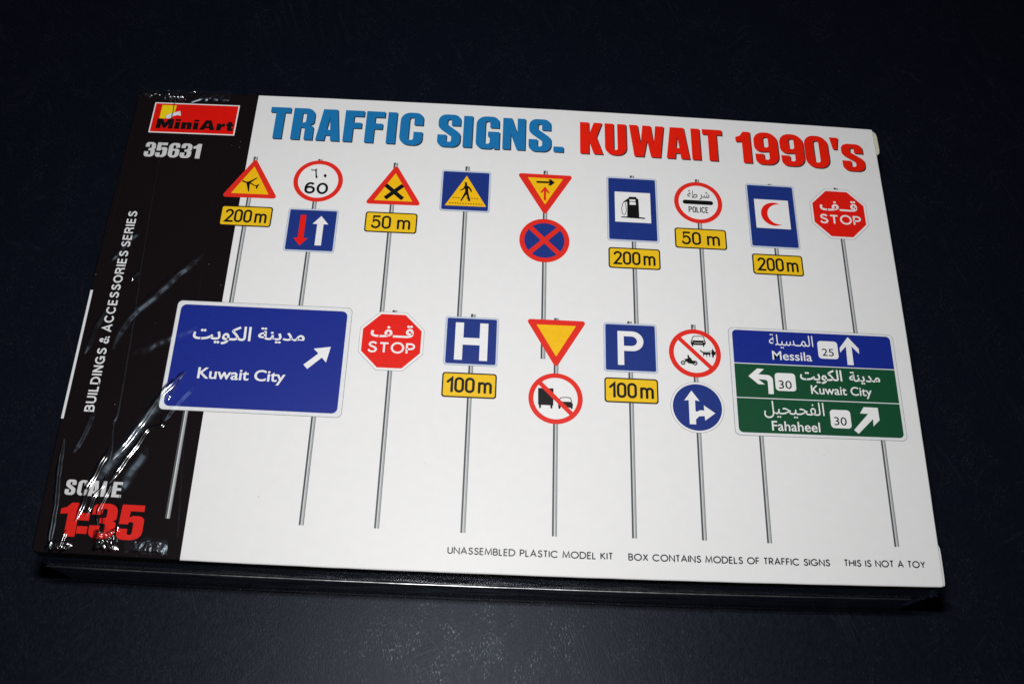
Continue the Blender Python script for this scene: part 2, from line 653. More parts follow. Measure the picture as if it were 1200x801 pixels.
# ---------------------------------------------------------------- heavy condensed lettering, drawn by hand (units: 0.1 mm, cap height 122)
r1, r2 = 31, 7
GLYPH = {
    'T': ([(0, 122), (64, 122), (64, 101), (46, 101), (46, 0), (18, 0), (18, 101), (0, 101)], []),
    'R': ([(0, 0), (0, 122), (67, 122, 26), (67, 63, 13), (53, 58), (67, 53, 12), (68, 0), (41, 0), (41, 46, 8), (28, 47), (28, 0)],
          [[(28, 103), (41, 103, 7), (41, 66, 7), (28, 66)]]),
    'A': ([(0, 0), (15, 122), (60, 122), (75, 0), (47, 0), (45, 21), (30, 21), (28, 0)], [[(32, 42), (43, 42), (37.5, 92)]]),
    'F': ([(0, 0), (0, 122), (60, 122), (60, 99), (29, 99), (29, 75), (55, 75), (55, 53), (29, 53), (29, 0)], []),
    'I': ([(0, 0), (0, 122), (28, 122), (28, 0)], []),
    'C': ([(0, 0, r1), (0, 122, r1), (71, 122, r1), (71, 75), (43, 75), (43, 103, r2), (28, 103, r2), (28, 19, r2), (43, 19, r2), (43, 50), (71, 50), (71, 0, r1)], []),
    'S': ([(70, 80), (70, 122, r1), (1, 122, r1), (1, 72, 22), (43, 40, 9), (43, 19, 7), (28, 19, 7), (28, 45), (0, 45), (0, 0, r1), (71, 0, r1), (71, 52, 22), (29, 84, 9), (29, 103, 6), (42, 103, 6), (42, 80)], []),
    'G': ([(0, 0, r1), (0, 122, r1), (71, 122, r1), (71, 79), (43, 79), (43, 103, r2), (28, 103, r2), (28, 19, r2), (43, 19, r2), (43, 45), (37, 45), (37, 65), (73, 65), (73, 0), (56, 0), (54, 9), (48, 0, 14)], []),
    'N': ([(0, 0), (0, 122), (28, 122), (46, 62), (46, 122), (71, 122), (71, 0), (45, 0), (25, 60), (25, 0)], []),
    '.': ([(0, 0), (0, 22), (31, 22), (31, 0)], []),
    'K': ([(0, 0), (0, 122), (28, 122), (28, 74), (44, 122), (70, 122), (52, 66), (72, 0), (43, 0), (28, 50), (28, 0)], []),
    'U': ([(0, 122), (28, 122), (28, 20, 6), (40, 20, 6), (40, 122), (68, 122), (68, 0, 30), (0, 0, 30)], []),
    'W': ([(0, 122), (27, 122), (35, 48), (43, 122), (69, 122), (77, 48), (84, 122), (111, 122), (97, 0), (67, 0), (56, 66), (44, 0), (14, 0)], []),
    '1': ([(20, 0), (20, 82), (0, 80), (0, 99), (14, 105, 8), (26, 122), (48, 122), (48, 0)], []),
    '9': ([(0, 124, 34), (77, 124, 34), (77, 0, 34), (2, 0, 34), (2, 40), (30, 40), (30, 19, 7), (47, 19, 7), (47, 50), (0, 46, 26)], [[(30, 105, 7), (47, 105, 7), (47, 66, 7), (30, 66, 7)]]),
    '0': ([(0, 0, 34), (0, 124, 34), (78, 124, 34), (78, 0, 34)], [[(30, 20, 9), (48, 20, 9), (48, 104, 9), (30, 104, 9)]]),
    "'": ([(0, 48), (30, 48), (22, 0), (8, 0)], []),
    '3': ([(2, 82), (2, 122, 30), (70, 122, 30), (70, 67, 15), (60, 62), (70, 57, 15), (70, 0, 30), (0, 0, 30), (0, 44), (28, 44), (28, 18, 6), (42, 18, 6), (42, 51, 6), (25, 53), (25, 71), (42, 72, 6), (42, 104, 6), (29, 104, 6), (29, 82)], []),
    '5': ([(0, 38), (28, 38), (28, 18, 6), (42, 18, 6), (42, 62, 6), (28, 62, 6), (28, 54), (2, 54), (4, 122), (66, 122), (66, 100), (29, 100), (28, 76), (36, 84, 8), (70, 84, 22), (70, 0, 30), (0, 0, 30)], []),
    ':': None,
    'L': ([(0, 0), (0, 122), (28, 122), (28, 21), (54, 21), (54, 0)], []),
    'E': ([(0, 0), (0, 122), (60, 122), (60, 100), (28, 100), (28, 74), (56, 74), (56, 53), (28, 53), (28, 22), (62, 22), (62, 0)], []),
}
o9, h9 = GLYPH['9']
GLYPH['6'] = ([(77 - p[0], 124 - p[1], *p[2:]) for p in o9], [[(77 - p[0], 124 - p[1], *p[2:]) for p in h] for h in h9])


def heavy(art, ch, box, m, layer, du=0.0, dv=0.0, grow=0.0):
    u0, u1, v0, v1 = box
    u0, u1, v0, v1 = u0 + du - grow, u1 + du + grow, v0 + dv - grow, v1 + dv + grow
    if ch == ':':
        h = (v1 - v0)
        art.poly([(u0, v0), (u1, v0), (u1, v0 + h * 0.36), (u0, v0 + h * 0.36)], m, layer)
        art.poly([(u0, v1 - h * 0.36), (u1, v1 - h * 0.36), (u1, v1), (u0, v1)], m, layer)
        return
    out, holes = GLYPH[ch]
    o = fillet(out)
    hs = [fillet(h) for h in holes]
    x0, x1 = min(p[0] for p in o), max(p[0] for p in o)
    y0, y1 = min(p[1] for p in o), max(p[1] for p in o)
    f = lambda p: (u0 + (p[0] - x0) / (x1 - x0) * (u1 - u0), v1 - (p[1] - y0) / (y1 - y0) * (v1 - v0))
    art.poly([f(p) for p in o], m, layer, [[f(p) for p in h] for h in hs])


ft, fb = 4.65, 16.85
TITLE1 = [('T', 4.8, 11.15), ('R', 12.15, 19.1), ('A', 20.0, 27.5), ('F', 28.5, 34.5), ('F', 35.25, 41.1), ('I', 42.05, 44.9), ('C', 46.1, 53.3),
          ('S', 58.0, 65.2), ('I', 66.05, 68.9), ('G', 70.1, 77.5), ('N', 78.5, 85.6), ('S', 86.7, 93.75), ('.', 94.55, 97.65)]
TITLE2 = [('K', 102.95, 110.2), ('U', 110.85, 117.7), ('W', 118.7, 129.85), ('A', 130.4, 137.8), ('I', 138.6, 141.4), ('T', 142.3, 148.7),
          ('1', 153.1, 157.95), ('9', 159.0, 166.8), ('9', 167.5, 175.3), ('0', 175.7, 183.55), ("'", 184.4, 187.3), ('S', 187.8, 195.2)]
for word, m, lab in ((TITLE1, TBLUE, 'blue title lettering reading TRAFFIC SIGNS.'), (TITLE2, TRED, "red title lettering reading KUWAIT 1990's")):
    a = Art()
    small_s = word is TITLE2
    for i, (ch, u0, u1) in enumerate(word):
        v0, v1 = ft, fb
        if ch in 'CGS90':
            v0, v1 = ft - 0.2, fb + 0.2
        if ch == '.':
            v0 = 14.8
        if ch == "'":
            v1 = 9.4
        if ch == 'S' and small_s:
            v0, v1 = 6.75, 17.4
        heavy(a, ch, (u0, u1, v0, v1), SHADOW, 1, 0.34, 0.38)
        heavy(a, ch, (u0, u1, v0, v1), m, 2)
    a.build('title_lettering', box, lab)

# item number, scale
a = Art()
for ch, u0, u1 in (('3', -32.5, -29.2), ('5', -28.9, -25.4), ('6', -25.0, -21.5), ('3', -21.2, -17.7), ('1', -17.35, -14.85)):
    heavy(a, ch, (u0, u1, 20.15, 25.65), GREYT, 1)
a.build('number_lettering', box, 'grey number 35631 under the red logo')
a = Art()
for ch, u0, u1 in (('S', -33.4, -30.6), ('C', -30.1, -27.4), ('A', -27.1, -24.2), ('L', -23.7, -21.4), ('E', -20.8, -18.2)):
    heavy(a, ch, (u0, u1, 129.1, 133.3), GREYT, 1)
a.build('scale_lettering', box, 'grey word SCALE at the foot of the black strip')
a = Art()
for ch, u0, u1, v0, v1 in (('1', -33.3, -28.4, 135.3, 144.3), (':', -28.2, -25.4, 137.9, 143.4), ('3', -25.0, -18.2, 135.1, 144.4), ('5', -17.6, -10.9, 135.1, 144.4)):
    heavy(a, ch, (u0, u1, v0, v1), RATIO, 1)
a.build('ratio_lettering', box, 'large red 1:35 at the foot of the black strip')

# logo
lg = Art()
lg.poly([(-32.7, 4.6), (-5.4, 4.6), (-5.4, 16.45), (-32.7, 16.45)], PAPER, 1)
lg.poly([(-32.3, 5.0), (-5.8, 5.0), (-5.8, 16.05), (-32.3, 16.05)], LRED, 2)
logo = lg.build('logo_panel', box, 'red logo panel with a thin white border')
a = Art()
a.poly([(-30.2, 5.6), (-25.6, 5.6), (-25.7, 8.2), (-28.3, 9.5), (-28.3, 10.9), (-30.2, 10.9)], LYEL, 3)
a.poly([(-28.3, 9.6), (-26.7, 8.8), (-24.1, 7.7), (-23.5, 9.6), (-24.7, 9.4), (-25.8, 9.8), (-26.8, 10.8), (-28.0, 10.9)], BORD, 4)
a.build('emblem', logo)
a = Art()
# heavy wide letters of the logo
a.poly([(-30.7, 14.8), (-30.7, 11.0), (-28.9, 11.0), (-28.0, 12.7), (-27.2, 11.0), (-25.3, 11.0), (-25.3, 14.8), (-26.8, 14.8), (-26.8, 13.0), (-27.6, 14.6), (-28.4, 14.6), (-29.2, 13.0), (-29.2, 14.8)], INK, 5)


def logo_i(u):
    a.poly([(u, 12.1), (u + 1.6, 12.1), (u + 1.6, 14.8), (u, 14.8)], INK, 5)
    a.poly([(u, 11.0), (u + 1.6, 11.0), (u + 1.6, 11.75), (u, 11.75)], INK, 5)


logo_i(-24.8)
a.poly(fillet([(-22.7, 14.8), (-22.7, 12.1), (-21.2, 12.1), (-21.2, 12.4), (-20.7, 12.05, .3), (-19.4, 12.05, .9), (-19.4, 14.8), (-20.9, 14.8), (-20.9, 13.0, .2), (-21.2, 13.0, .2), (-21.2, 14.8)]), INK, 5)
logo_i(-18.9)
a.poly([(-16.9, 14.8), (-15.2, 11.0), (-13.4, 11.0), (-11.9, 14.8), (-13.5, 14.8), (-13.75, 14.15), (-15.0, 14.15), (-15.25, 14.8)], INK, 5, [[(-14.75, 13.3), (-13.95, 13.3), (-14.35, 12.1)]])
a.poly(fillet([(-11.5, 14.8), (-11.5, 12.1), (-10.1, 12.1), (-10.1, 12.6), (-9.7, 12.1, .2), (-8.9, 12.05), (-8.9, 13.3), (-9.6, 13.3, .3), (-10.0, 13.7, .2), (-10.0, 14.8)]), INK, 5)
a.poly(fillet([(-8.1, 11.3), (-6.75, 11.3), (-6.75, 12.1), (-6.2, 12.1), (-6.2, 13.0), (-6.75, 13.0), (-6.75, 13.9, .2), (-6.2, 13.9), (-6.2, 14.8), (-8.1, 14.85, .7), (-8.1, 13.0), (-8.6, 13.0), (-8.6, 12.1), (-8.1, 12.1)]), INK, 5)
lt = a.build('logo_lettering', logo)

# ---------------------------------------------------------------- thin geometric lettering (stroke font, unit cap height, y up)
RND = lambda a0, a1, cx=0.5, cy=0.5, rx_=0.5, ry_=0.5: arc(cx, cy, rx_, ry_, a0, a1, 20)
SS = [(0.52, 0.83), (0.45, 0.95), (0.3, 1.0), (0.14, 0.94), (0.07, 0.77), (0.13, 0.62), (0.3, 0.53), (0.47, 0.43), (0.54, 0.26), (0.46, 0.07), (0.28, 0.0), (0.1, 0.06), (0.02, 0.22)]
THIN = {
    'A': (0.78, [[(0, 0), (0.39, 1), (0.78, 0)], [(0.14, 0.33), (0.64, 0.33)]]),
    'B': (0.55, [[(0, 0), (0, 1), (0.25, 1)] + arc(0.25, 0.76, 0.24, 0.24, 90, -90, 8) + [(0, 0.52)], [(0.25, 0.52)] + arc(0.27, 0.26, 0.27, 0.26, 90, -90, 8) + [(0, 0)]]),
    'C': (0.9, [RND(40, 320)]),
    'D': (0.78, [[(0, 0), (0, 1), (0.28, 1)] + arc(0.28, 0.5, 0.5, 0.5, 90, -90, 14) + [(0, 0)]]),
    'E': (0.45, [[(0.45, 1), (0, 1), (0, 0), (0.45, 0)], [(0, 0.52), (0.42, 0.52)]]),
    'F': (0.43, [[(0.43, 1), (0, 1), (0, 0)], [(0, 0.52), (0.4, 0.52)]]),
    'G': (1.0, [RND(40, 355) + [(0.55, 0.46)]]),
    'H': (0.68, [[(0, 0), (0, 1)], [(0.68, 0), (0.68, 1)], [(0, 0.52), (0.68, 0.52)]]),
    'I': (0.0, [[(0, 0), (0, 1)]]),
    'K': (0.6, [[(0, 0), (0, 1)], [(0.55, 1), (0, 0.48)], [(0.12, 0.58), (0.6, 0)]]),
    'L': (0.4, [[(0, 1), (0, 0), (0.4, 0)]]),
    'M': (0.9, [[(0, 0), (0.1, 1), (0.45, 0.1), (0.8, 1), (0.9, 0)]]),
    'N': (0.7, [[(0, 0), (0, 1), (0.7, 0), (0.7, 1)]]),
    'O': (1.0, [RND(0, 360)]),
    'P': (0.52, [[(0, 0), (0, 1), (0.25, 1)] + arc(0.25, 0.73, 0.27, 0.27, 90, -90, 10) + [(0, 0.46)]]),
    'R': (0.56, [[(0, 0), (0, 1), (0.25, 1)] + arc(0.25, 0.73, 0.27, 0.27, 90, -90, 10) + [(0, 0.46)], [(0.2, 0.46), (0.56, 0)]]),
    'S': (0.54, [SS]),
    'T': (0.5, [[(0, 1), (0.5, 1)], [(0.25, 1), (0.25, 0)]]),
    'U': (0.6, [[(0, 1), (0, 0.3)] + arc(0.3, 0.3, 0.3, 0.3, 180, 360, 10) + [(0.6, 1)]]),
    'X': (0.65, [[(0, 0), (0.62, 1)], [(0.03, 1), (0.65, 0)]]),
    'Y': (0.62, [[(0, 1), (0.31, 0.48), (0.62, 1)], [(0.31, 0.48), (0.31, 0)]]),
}


def thin_line(art, s, u0, u1, v0, v1, m, layer, wt=0.14, gap=0.26, space=0.5, table=THIN, cap='flat', sx=1.0):
    x, items = 0.0, []
    for ch in s:
        if ch == ' ':
            x += space
            continue
        w, st = table[ch]
        items.append((x, st))
        x += w + gap
    total = x - gap
    h = v1 - v0
    k = (u1 - u0) / total
    q = 0
    for x, st in items:
        for pl in st:
            q += 1
            ly = layer + 0.12 * (q % 3)
            pts = [(u0 + (x + p[0]) * k, v1 - p[1] * h) for p in pl]
            if len(pts) > 18 and math.hypot(pts[0][0] - pts[-1][0], pts[0][1] - pts[-1][1]) < 0.01:
                art.band(pts, wt * h, m, ly)
            else:
                art.stroke(pts, wt * h, m, ly, cap)


NT = ink('notice_ink', (40, 40, 44))
for s, u0, u1, v0, v1 in (('UNASSEMBLED PLASTIC MODEL KIT', 68.5, 111.2, 142.3, 143.9), ('BOX CONTAINS MODELS OF TRAFFIC SIGNS', 115.5, 169.0, 142.3, 143.9), ('THIS IS NOT A TOY', 173.1, 195.3, 142.2, 143.8)):
    a = Art()
    thin_line(a, s, u0, u1, v0, v1, NT, 1, wt=0.21)
    a.build('notice_lettering', box, 'small black notice reading ' + s.lower())

SIGNCAPS = dict(THIN)
SIGNCAPS['S'] = (0.66, [[(p[0] * 1.22, p[1]) for p in SS]])
SIGNCAPS['T'] = (0.7, [[(0, 0.93), (0.7, 0.93)], [(0.35, 0.93), (0.35, -0.04)]])
SIGNCAPS['O'] = (0.96, [arc(0.48, 0.5, 0.48, 0.5, 0, 360, 24)])
SIGNCAPS['P'] = (0.6, [[(0, -0.04), (0, 0.94), (0.32, 0.94)] + arc(0.32, 0.68, 0.28, 0.26, 90, -90, 10) + [(0, 0.42)]])
# bold grotesque capitals
BOLD = dict(THIN)
BOLD['B'] = (0.6, [[(0, -0.1), (0, 1.0), (0.3, 1.0)] + arc(0.3, 0.76, 0.25, 0.24, 90, -90, 8) + [(0, 0.52)], [(0.25, 0.52)] + arc(0.32, 0.25, 0.28, 0.27, 90, -90, 8) + [(-0.1, -0.02)]])
BOLD['C'] = (0.72, [arc(0.39, 0.49, 0.39, 0.51, 38, 322, 18)])
BOLD['G'] = (0.76, [arc(0.39, 0.49, 0.39, 0.51, 40, 320, 18) + [(0.74, 0.1), (0.74, 0.46), (0.4, 0.46)]])
BOLD['D'] = (0.68, [[(0, -0.1), (0, 1), (0.28, 1)] + arc(0.28, 0.49, 0.4, 0.51, 90, -90, 14) + [(-0.1, -0.02)]])
BOLD['O'] = (0.8, [arc(0.4, 0.49, 0.4, 0.51, 0, 360, 24)])
BOLD['S'] = (0.62, [[(p[0] * 1.15, p[1]) for p in SS]])
BOLD['E'] = (0.52, [[(0.52, 1), (0, 1), (0, -0.02), (0.54, -0.02)], [(0, 0.51), (0.49, 0.51)]])
BOLD['L'] = (0.5, [[(0, 1.1), (0, -0.02), (0.5, -0.02)]])
BOLD['N'] = (0.62, [[(0, -0.1), (0, 1.1)], [(0.02, 1.05), (0.6, -0.05)], [(0.62, -0.1), (0.62, 1.1)]])
BOLD['A'] = (0.78, [[(0, -0.1), (0.39, 1.02), (0.78, -0.1)], [(0.14, 0.25), (0.64, 0.25)]])
BOLD['R'] = (0.62, [[(0, -0.1), (0, 1), (0.32, 1)] + arc(0.32, 0.75, 0.27, 0.25, 90, -90, 10) + [(0, 0.5)], [(0.3, 0.48), (0.5, 0.4), (0.56, 0.2), (0.6, -0.1)]])
BOLD['I'] = (0.0, [[(0, -0.1), (0, 1.1)]])
BOLD['U'] = (0.62, [[(0, 1.1), (0, 0.28)] + arc(0.31, 0.28, 0.31, 0.3, 180, 360, 10) + [(0.62, 1.1)]])
BOLD['&'] = (0.78, [[(0.8, -0.08), (0.22, 0.68), (0.2, 0.86), (0.3, 1.0), (0.44, 0.98), (0.5, 0.84), (0.44, 0.68), (0.12, 0.42), (0.04, 0.22), (0.12, 0.03), (0.32, -0.02), (0.54, 0.1), (0.72, 0.42)]])

# series name along the strip
a = Art()
thin_line(a, 'BUILDINGS & ACCESSORIES SERIES', -109.6, -45.8, -32.6, -30.35, BORD, 1, wt=0.215, gap=0.34, space=0.3, table=BOLD)
a.tris = [([(p[1], -p[0]) for p in pts], l, k) for pts, l, k in a.tris]
a.build('series_lettering', box, 'white words BUILDINGS & ACCESSORIES SERIES running up the strip')

# road-plate figures
STAD = lambda x0, x1, y0, y1, r: fillet([(x0, y0, r), (x1, y0, r), (x1, y1, r), (x0, y1, r)], 0, 6)
zero = STAD(0, 0.48, 0, 1, 0.24)
DIN = {
    '0': (0.48, [zero + [zero[0]]]),
    '1': (0.3, [[(0.0, 0.72), (0.28, 1.0), (0.28, 0.0)]]),
    '2': (0.48, [arc(0.24, 0.76, 0.24, 0.24, 165, -20, 12) + [(0.40, 0.54), (0.0, 0.0), (0.5, 0.0)]]),
    '5': (0.48, [[(0.46, 1.0), (0.08, 1.0), (0.04, 0.54)] + arc(0.22, 0.33, 0.27, 0.33, 130, -150, 14)]),
    'm': (0.76, [[(0, 0), (0, 0.7)], [(0, 0.52)] + arc(0.19, 0.5, 0.19, 0.2, 160, 0, 8) + [(0.38, 0)], [(0.38, 0.52)] + arc(0.57, 0.5, 0.19, 0.2, 160, 0, 8) + [(0.76, 0)]]),
    'P': (0.46, [[(0, 0), (0, 1), (0.22, 1)] + arc(0.22, 0.74, 0.25, 0.26, 90, -90, 8) + [(0, 0.48)]]),
    'O': (0.46, [zero + [zero[0]]]),
    'L': (0.4, [[(0, 1), (0, 0), (0.4, 0)]]),
    'I': (0.0, [[(0, 0), (0, 1)]]),
    'C': (0.46, [arc(0.23, 0.76, 0.23, 0.24, 0, 180, 8) + arc(0.23, 0.24, 0.23, 0.24, 180, 360, 8)]),
    'E': (0.4, [[(0.4, 1), (0, 1), (0, 0), (0.4, 0)], [(0, 0.52), (0.36, 0.52)]]),
}


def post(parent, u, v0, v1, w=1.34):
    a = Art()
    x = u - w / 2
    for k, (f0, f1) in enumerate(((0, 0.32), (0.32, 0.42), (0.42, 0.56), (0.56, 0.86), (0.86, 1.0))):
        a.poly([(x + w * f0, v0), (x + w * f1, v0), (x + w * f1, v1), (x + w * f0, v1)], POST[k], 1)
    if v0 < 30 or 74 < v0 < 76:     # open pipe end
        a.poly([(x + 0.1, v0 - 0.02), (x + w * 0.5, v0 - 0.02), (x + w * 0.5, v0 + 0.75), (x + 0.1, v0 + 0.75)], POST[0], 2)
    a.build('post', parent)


def plate(parent, cu, cv, s, w=15.6, h=7.1):
    a = Art()
    a.poly(rrect(cu, cv, w, h, 0.9), INK, 3)
    a.poly(rrect(cu, cv, w - 0.8, h - 0.8, 0.6), PYEL, 4)
    hw = 5.95 if s != '50 m' else 5.5
    thin_line(a, s, cu - hw, cu + hw, cv - 1.95, cv + 1.95, INK, 5, wt=0.19 if s == '100 m' else 0.17, gap=0.23, space=0.16 if s != '50 m' else 0.34, table=DIN, cap='round')
    a.build('distance_plate', parent)


def tri_sign(pts, inner, label):
    a = Art()
    a.poly(fillet(pts, 0.75), SRED, 3)
    a.poly(fillet(inner, 0.12), SYEL, 4)
    return a.build('triangular_sign', box, label)


def square_sign(cu, cv, w, h, label, name='square_sign', ins=0.45):
    a = Art()
    a.poly(rrect(cu, cv, w + 0.16, h + 0.16, 0.8), LINE, 2)
    a.poly(rrect(cu, cv, w, h, 0.75), PINK, 3)
    a.poly(rrect(cu, cv, w - 2 * ins, h - 2 * ins, 0.45), SBLUE, 4)
    return a.build(name, box, label)


def ring_sign(cu, cv, label, r=7.53, ri=6.12, slash=None, name='round_sign', parent=None):
    a = Art()
    a.poly(circ(cu, cv, r), SRED, 3)
    a.poly(circ(cu, cv, ri), PAPER, 4)
    return a.build(name, parent or box, label)


def sym(parent, polys, name='symbol'):
    a = Art()
    for q in polys:
        a.poly(*q)
    return a.build(name, parent)


# 1 airport
t = tri_sign([(2.7, 24.7), (-5.9, 39.15), (11.3, 39.1)], [(2.7, 27.75), (-3.05, 37.75), (8.4, 37.75)], 'red and yellow triangular sign with a black aeroplane')
PLANE = [(-0.35, 33.16), (-0.19, 32.96), (0.99, 33.46), (1.83, 33.33), (3.89, 31.82), (4.28, 31.94), (2.4, 33.72), (3.78, 34.58), (4.3, 34.65), (4.81, 34.16), (5.16, 34.28), (4.81, 34.95), (4.61, 35.89), (4.24, 35.86), (4.2, 35.07), (2.19, 34.15), (2.36, 36.93), (2.06, 36.99), (1.1, 33.97), (-0.18, 33.52)]
sym(t, [(PLANE, INK, 5)])
plate(t, 2.7, 45.7, '200 m')
post(t, 2.6, 24.1, 82)

# 2 speed limit and priority arrows
t = ring_sign(22.8, 32.0, 'round red-rimmed speed sign reading 60 over a blue arrow sign')
SIX = [(20.22, 27.51), (20.56, 28.01), (21.51, 27.96), (21.58, 27.62), (22.0, 27.6), (21.98, 28.7), (22.16, 29.84), (22.52, 30.72), (22.27, 31.17), (21.84, 30.76), (21.6, 28.72), (21.45, 28.35), (20.32, 28.35)]
ZDOT = [(24.64, 29.25), (25.27, 30.06), (24.82, 30.85), (24.2, 30.04)]
a = Art()
a.poly(SIX, INK, 5)
a.poly(ZDOT, INK, 5)
zr = arc(24.4, 34.7, 1.38, 1.7, 0, 360, 28)
a.band(zr, 0.76, INK, 5)
a.band(arc(20.6, 35.35, 1.25, 1.05, 0, 360, 24), 0.76, INK, 5)
a.band(arc(20.75, 34.75, 1.4, 1.78, -52, -180, 14) + [(19.35, 35.35)], 0.76, INK, 6)
a.build('number_lettering', t)
a = Art()
cu, cv = 22.75, 49.55
a.poly(rrect(cu, cv, 15.1, 14.9, 0.8), LINE, 2)
a.poly(rrect(cu, cv, 14.95, 14.75, 0.75), PINK, 3)
a.poly(rrect(cu, cv, 14.05, 13.85, 0.4), SBLUE, 4)
a.poly([(19.05, 44.4), (20.75, 44.4), (20.75, 52.4), (22.05, 52.4), (19.9, 55.0), (17.75, 52.4), (19.05, 52.4)], STOPR, 5)
a.poly([(24.3, 54.7), (26.2, 54.7), (26.2, 47.35), (27.6, 47.35), (25.25, 44.5), (22.9, 47.35), (24.3, 47.35)], PAPER, 5)
a.build('arrow_panel', t)
post(t, 22.6, 23.95, 82)

# 3 crossroads
t = tri_sign([(46.2, 24.75), (37.6, 39.35), (54.8, 39.2)], [(46.2, 27.9), (40.4, 38.0), (52.0, 37.95)], 'red and yellow triangular sign with a black X')
a = Art()
a.poly(stroke_poly([(43.5, 32.35), (49.0, 37.15)], 1.35), INK, 5)
a.poly(stroke_poly([(48.75, 32.25), (43.65, 37.15)], 1.35), INK, 6)
a.build('symbol', t)
plate(t, 46.15, 45.65, '50 m')
post(t, 45.95, 24.0, 82)

# 4 pedestrian crossing
t = square_sign(67.86, 33.16, 15.0, 14.7, 'blue square sign with a walking figure in a yellow triangle')
HEAD = [(67.31, 30.26), (67.69, 29.96), (68.22, 30.07), (68.12, 30.4), (68.14, 30.83), (67.92, 31.03), (67.63, 30.86), (67.54, 30.44)]
WALK = [(67.65, 31.09), (68.24, 31.15), (68.94, 31.58), (69.5, 32.31), (69.79, 33.0), (69.72, 33.54), (69.37, 33.65), (69.3, 33.03), (68.88, 32.28), (68.67, 32.13), (68.69, 33.3), (68.95, 34.68), (69.46, 36.38), (69.51, 36.72), (68.86, 36.83), (68.43, 35.28), (68.16, 34.37), (67.74, 35.09), (66.95, 36.64), (66.86, 36.88), (66.33, 36.75), (66.72, 36.08), (67.24, 34.66), (67.69, 33.59), (67.7, 32.3), (67.14, 32.76), (66.23, 33.23), (66.08, 33.01), (67.11, 32.22), (67.37, 31.5)]
a = Art()
a.poly([(68.0, 27.6), (61.8, 38.65), (74.35, 38.55)], SYEL, 5)
a.poly(fillet(HEAD, 0.1), INK, 6)
a.poly(fillet([(67.55, 30.5), (68.2, 30.5), (68.3, 31.4), (67.5, 31.4)], 0.1), INK, 7)
a.poly(fillet(WALK, 0.12, 3), INK, 6)
for (ua, ub, vv) in ((64.1, 72.3, 35.75), (63.1, 73.4, 37.75)):
    x = ua
    while x < ub - 0.3:
        if not (66.2 < x + 0.2 < 69.6 and vv < 36) or 67.6 < x < 68.3:
            a.poly([(x, vv - 0.13), (x + 0.48, vv - 0.13), (x + 0.48, vv + 0.13), (x, vv + 0.13)], INK, 6)
        x += 0.8
a.build('symbol', t)
post(t, 68.1, 24.1, 80)

# 5 priority triangle over no stopping
t = tri_sign([(83.4, 25.55), (100.9, 25.6), (92.15, 40.5)], [(86.75, 26.95), (97.65, 27.0), (92.15, 36.6)], 'inverted yellow triangle sign with two arrows over a blue no stopping disc')
a = Art()
a.poly([(89.45, 28.2), (93.5, 28.15), (93.0, 27.45), (93.9, 27.35), (95.1, 28.5), (93.9, 29.65), (93.0, 29.55), (93.5, 28.85), (89.45, 28.9)], INK, 5)
a.poly([(91.75, 35.1), (91.75, 31.7), (91.2, 32.5), (90.6, 32.3), (92.1, 30.1), (93.6, 32.3), (93.0, 32.5), (92.45, 31.7), (92.45, 35.1)], SRED, 5)
a.build('symbol', t)
a = Art()
cu, cv = 92.15, 49.26
a.poly(circ(cu, cv, 7.5), SRED, 3)
a.poly(circ(cu, cv, 6.0), SBLUE, 4)
k = 6.2 * 0.7071
a.poly(stroke_poly([(cu - k, cv - k), (cu + k, cv + k)], 1.5), SRED, 5)
a.poly(stroke_poly([(cu + k, cv - k), (cu - k, cv + k)], 1.5), SRED, 6)
a.build('round_panel', t, 'blue disc with a red rim and red cross')
post(t, 92.25, 24.2, 87.9)

# 6 fuel
t = square_sign(118.95, 36.6, 15.5, 22.9, 'tall blue sign with a petrol pump on a white square', 'tall_sign')
PUMP = [(117.89, 32.22), (120.21, 32.16), (120.27, 32.61), (120.85, 32.94), (120.91, 34.66), (120.96, 39.42), (122.79, 39.54), (122.73, 39.97), (115.4, 39.85), (115.46, 39.49), (117.25, 39.42), (117.36, 34.88), (117.27, 34.07), (116.22, 34.41), (116.15, 34.14), (117.17, 33.26), (117.41, 32.97), (117.88, 32.76)]
a = Art()
a.poly([(113.55, 30.55), (124.55, 30.55), (124.55, 41.4), (113.55, 41.4)], PAPER, 5)
a.poly(PUMP, INK, 6)
a.poly([(118.1, 33.2), (119.9, 33.15), (120.0, 35.1), (118.1, 35.15)], PAPER, 7)
a.poly([(118.05, 33.82), (119.95, 33.8), (119.95, 34.06), (118.05, 34.08)], INK, 8)
a.band([(116.22, 34.41), (115.95, 35.0), (115.81, 35.52), (115.68, 36.3), (115.66, 37.15), (115.7, 37.9), (115.85, 38.45), (116.1, 38.75), (116.34, 38.81), (116.6, 38.7), (116.81, 38.34), (116.97, 37.5), (117.01, 36.71), (116.95, 35.6), (116.8, 34.38)], 0.2, INK, 6)
a.build('symbol', t)
plate(t, 119.1, 53.95, '200 m')
post(t, 119.1, 24.3, 80)

# 7 police
t = ring_sign(139.5, 32.9, 'round red-rimmed white sign reading POLICE with a black bar')
a = Art()
a.text('\ufe94\ufec3', (136.2, 139.4, 28.6, 31.3), INK, 5, bold=0.006)
a.text('\ufeae\ufeb7', (139.9, 143.1, 28.85, 31.9), INK, 5, bold=0.006)
a.poly(rrect(139.4, 32.9, 9.5, 1.5, 0.7), INK, 5)
thin_line(a, 'POLICE', 136.5, 142.4, 34.65, 36.5, INK, 5, wt=0.17, gap=0.28, table=DIN)
a.build('lettering', t)
plate(t, 139.55, 45.9, '50 m', 15.9)
post(t, 139.6, 24.35, 84)

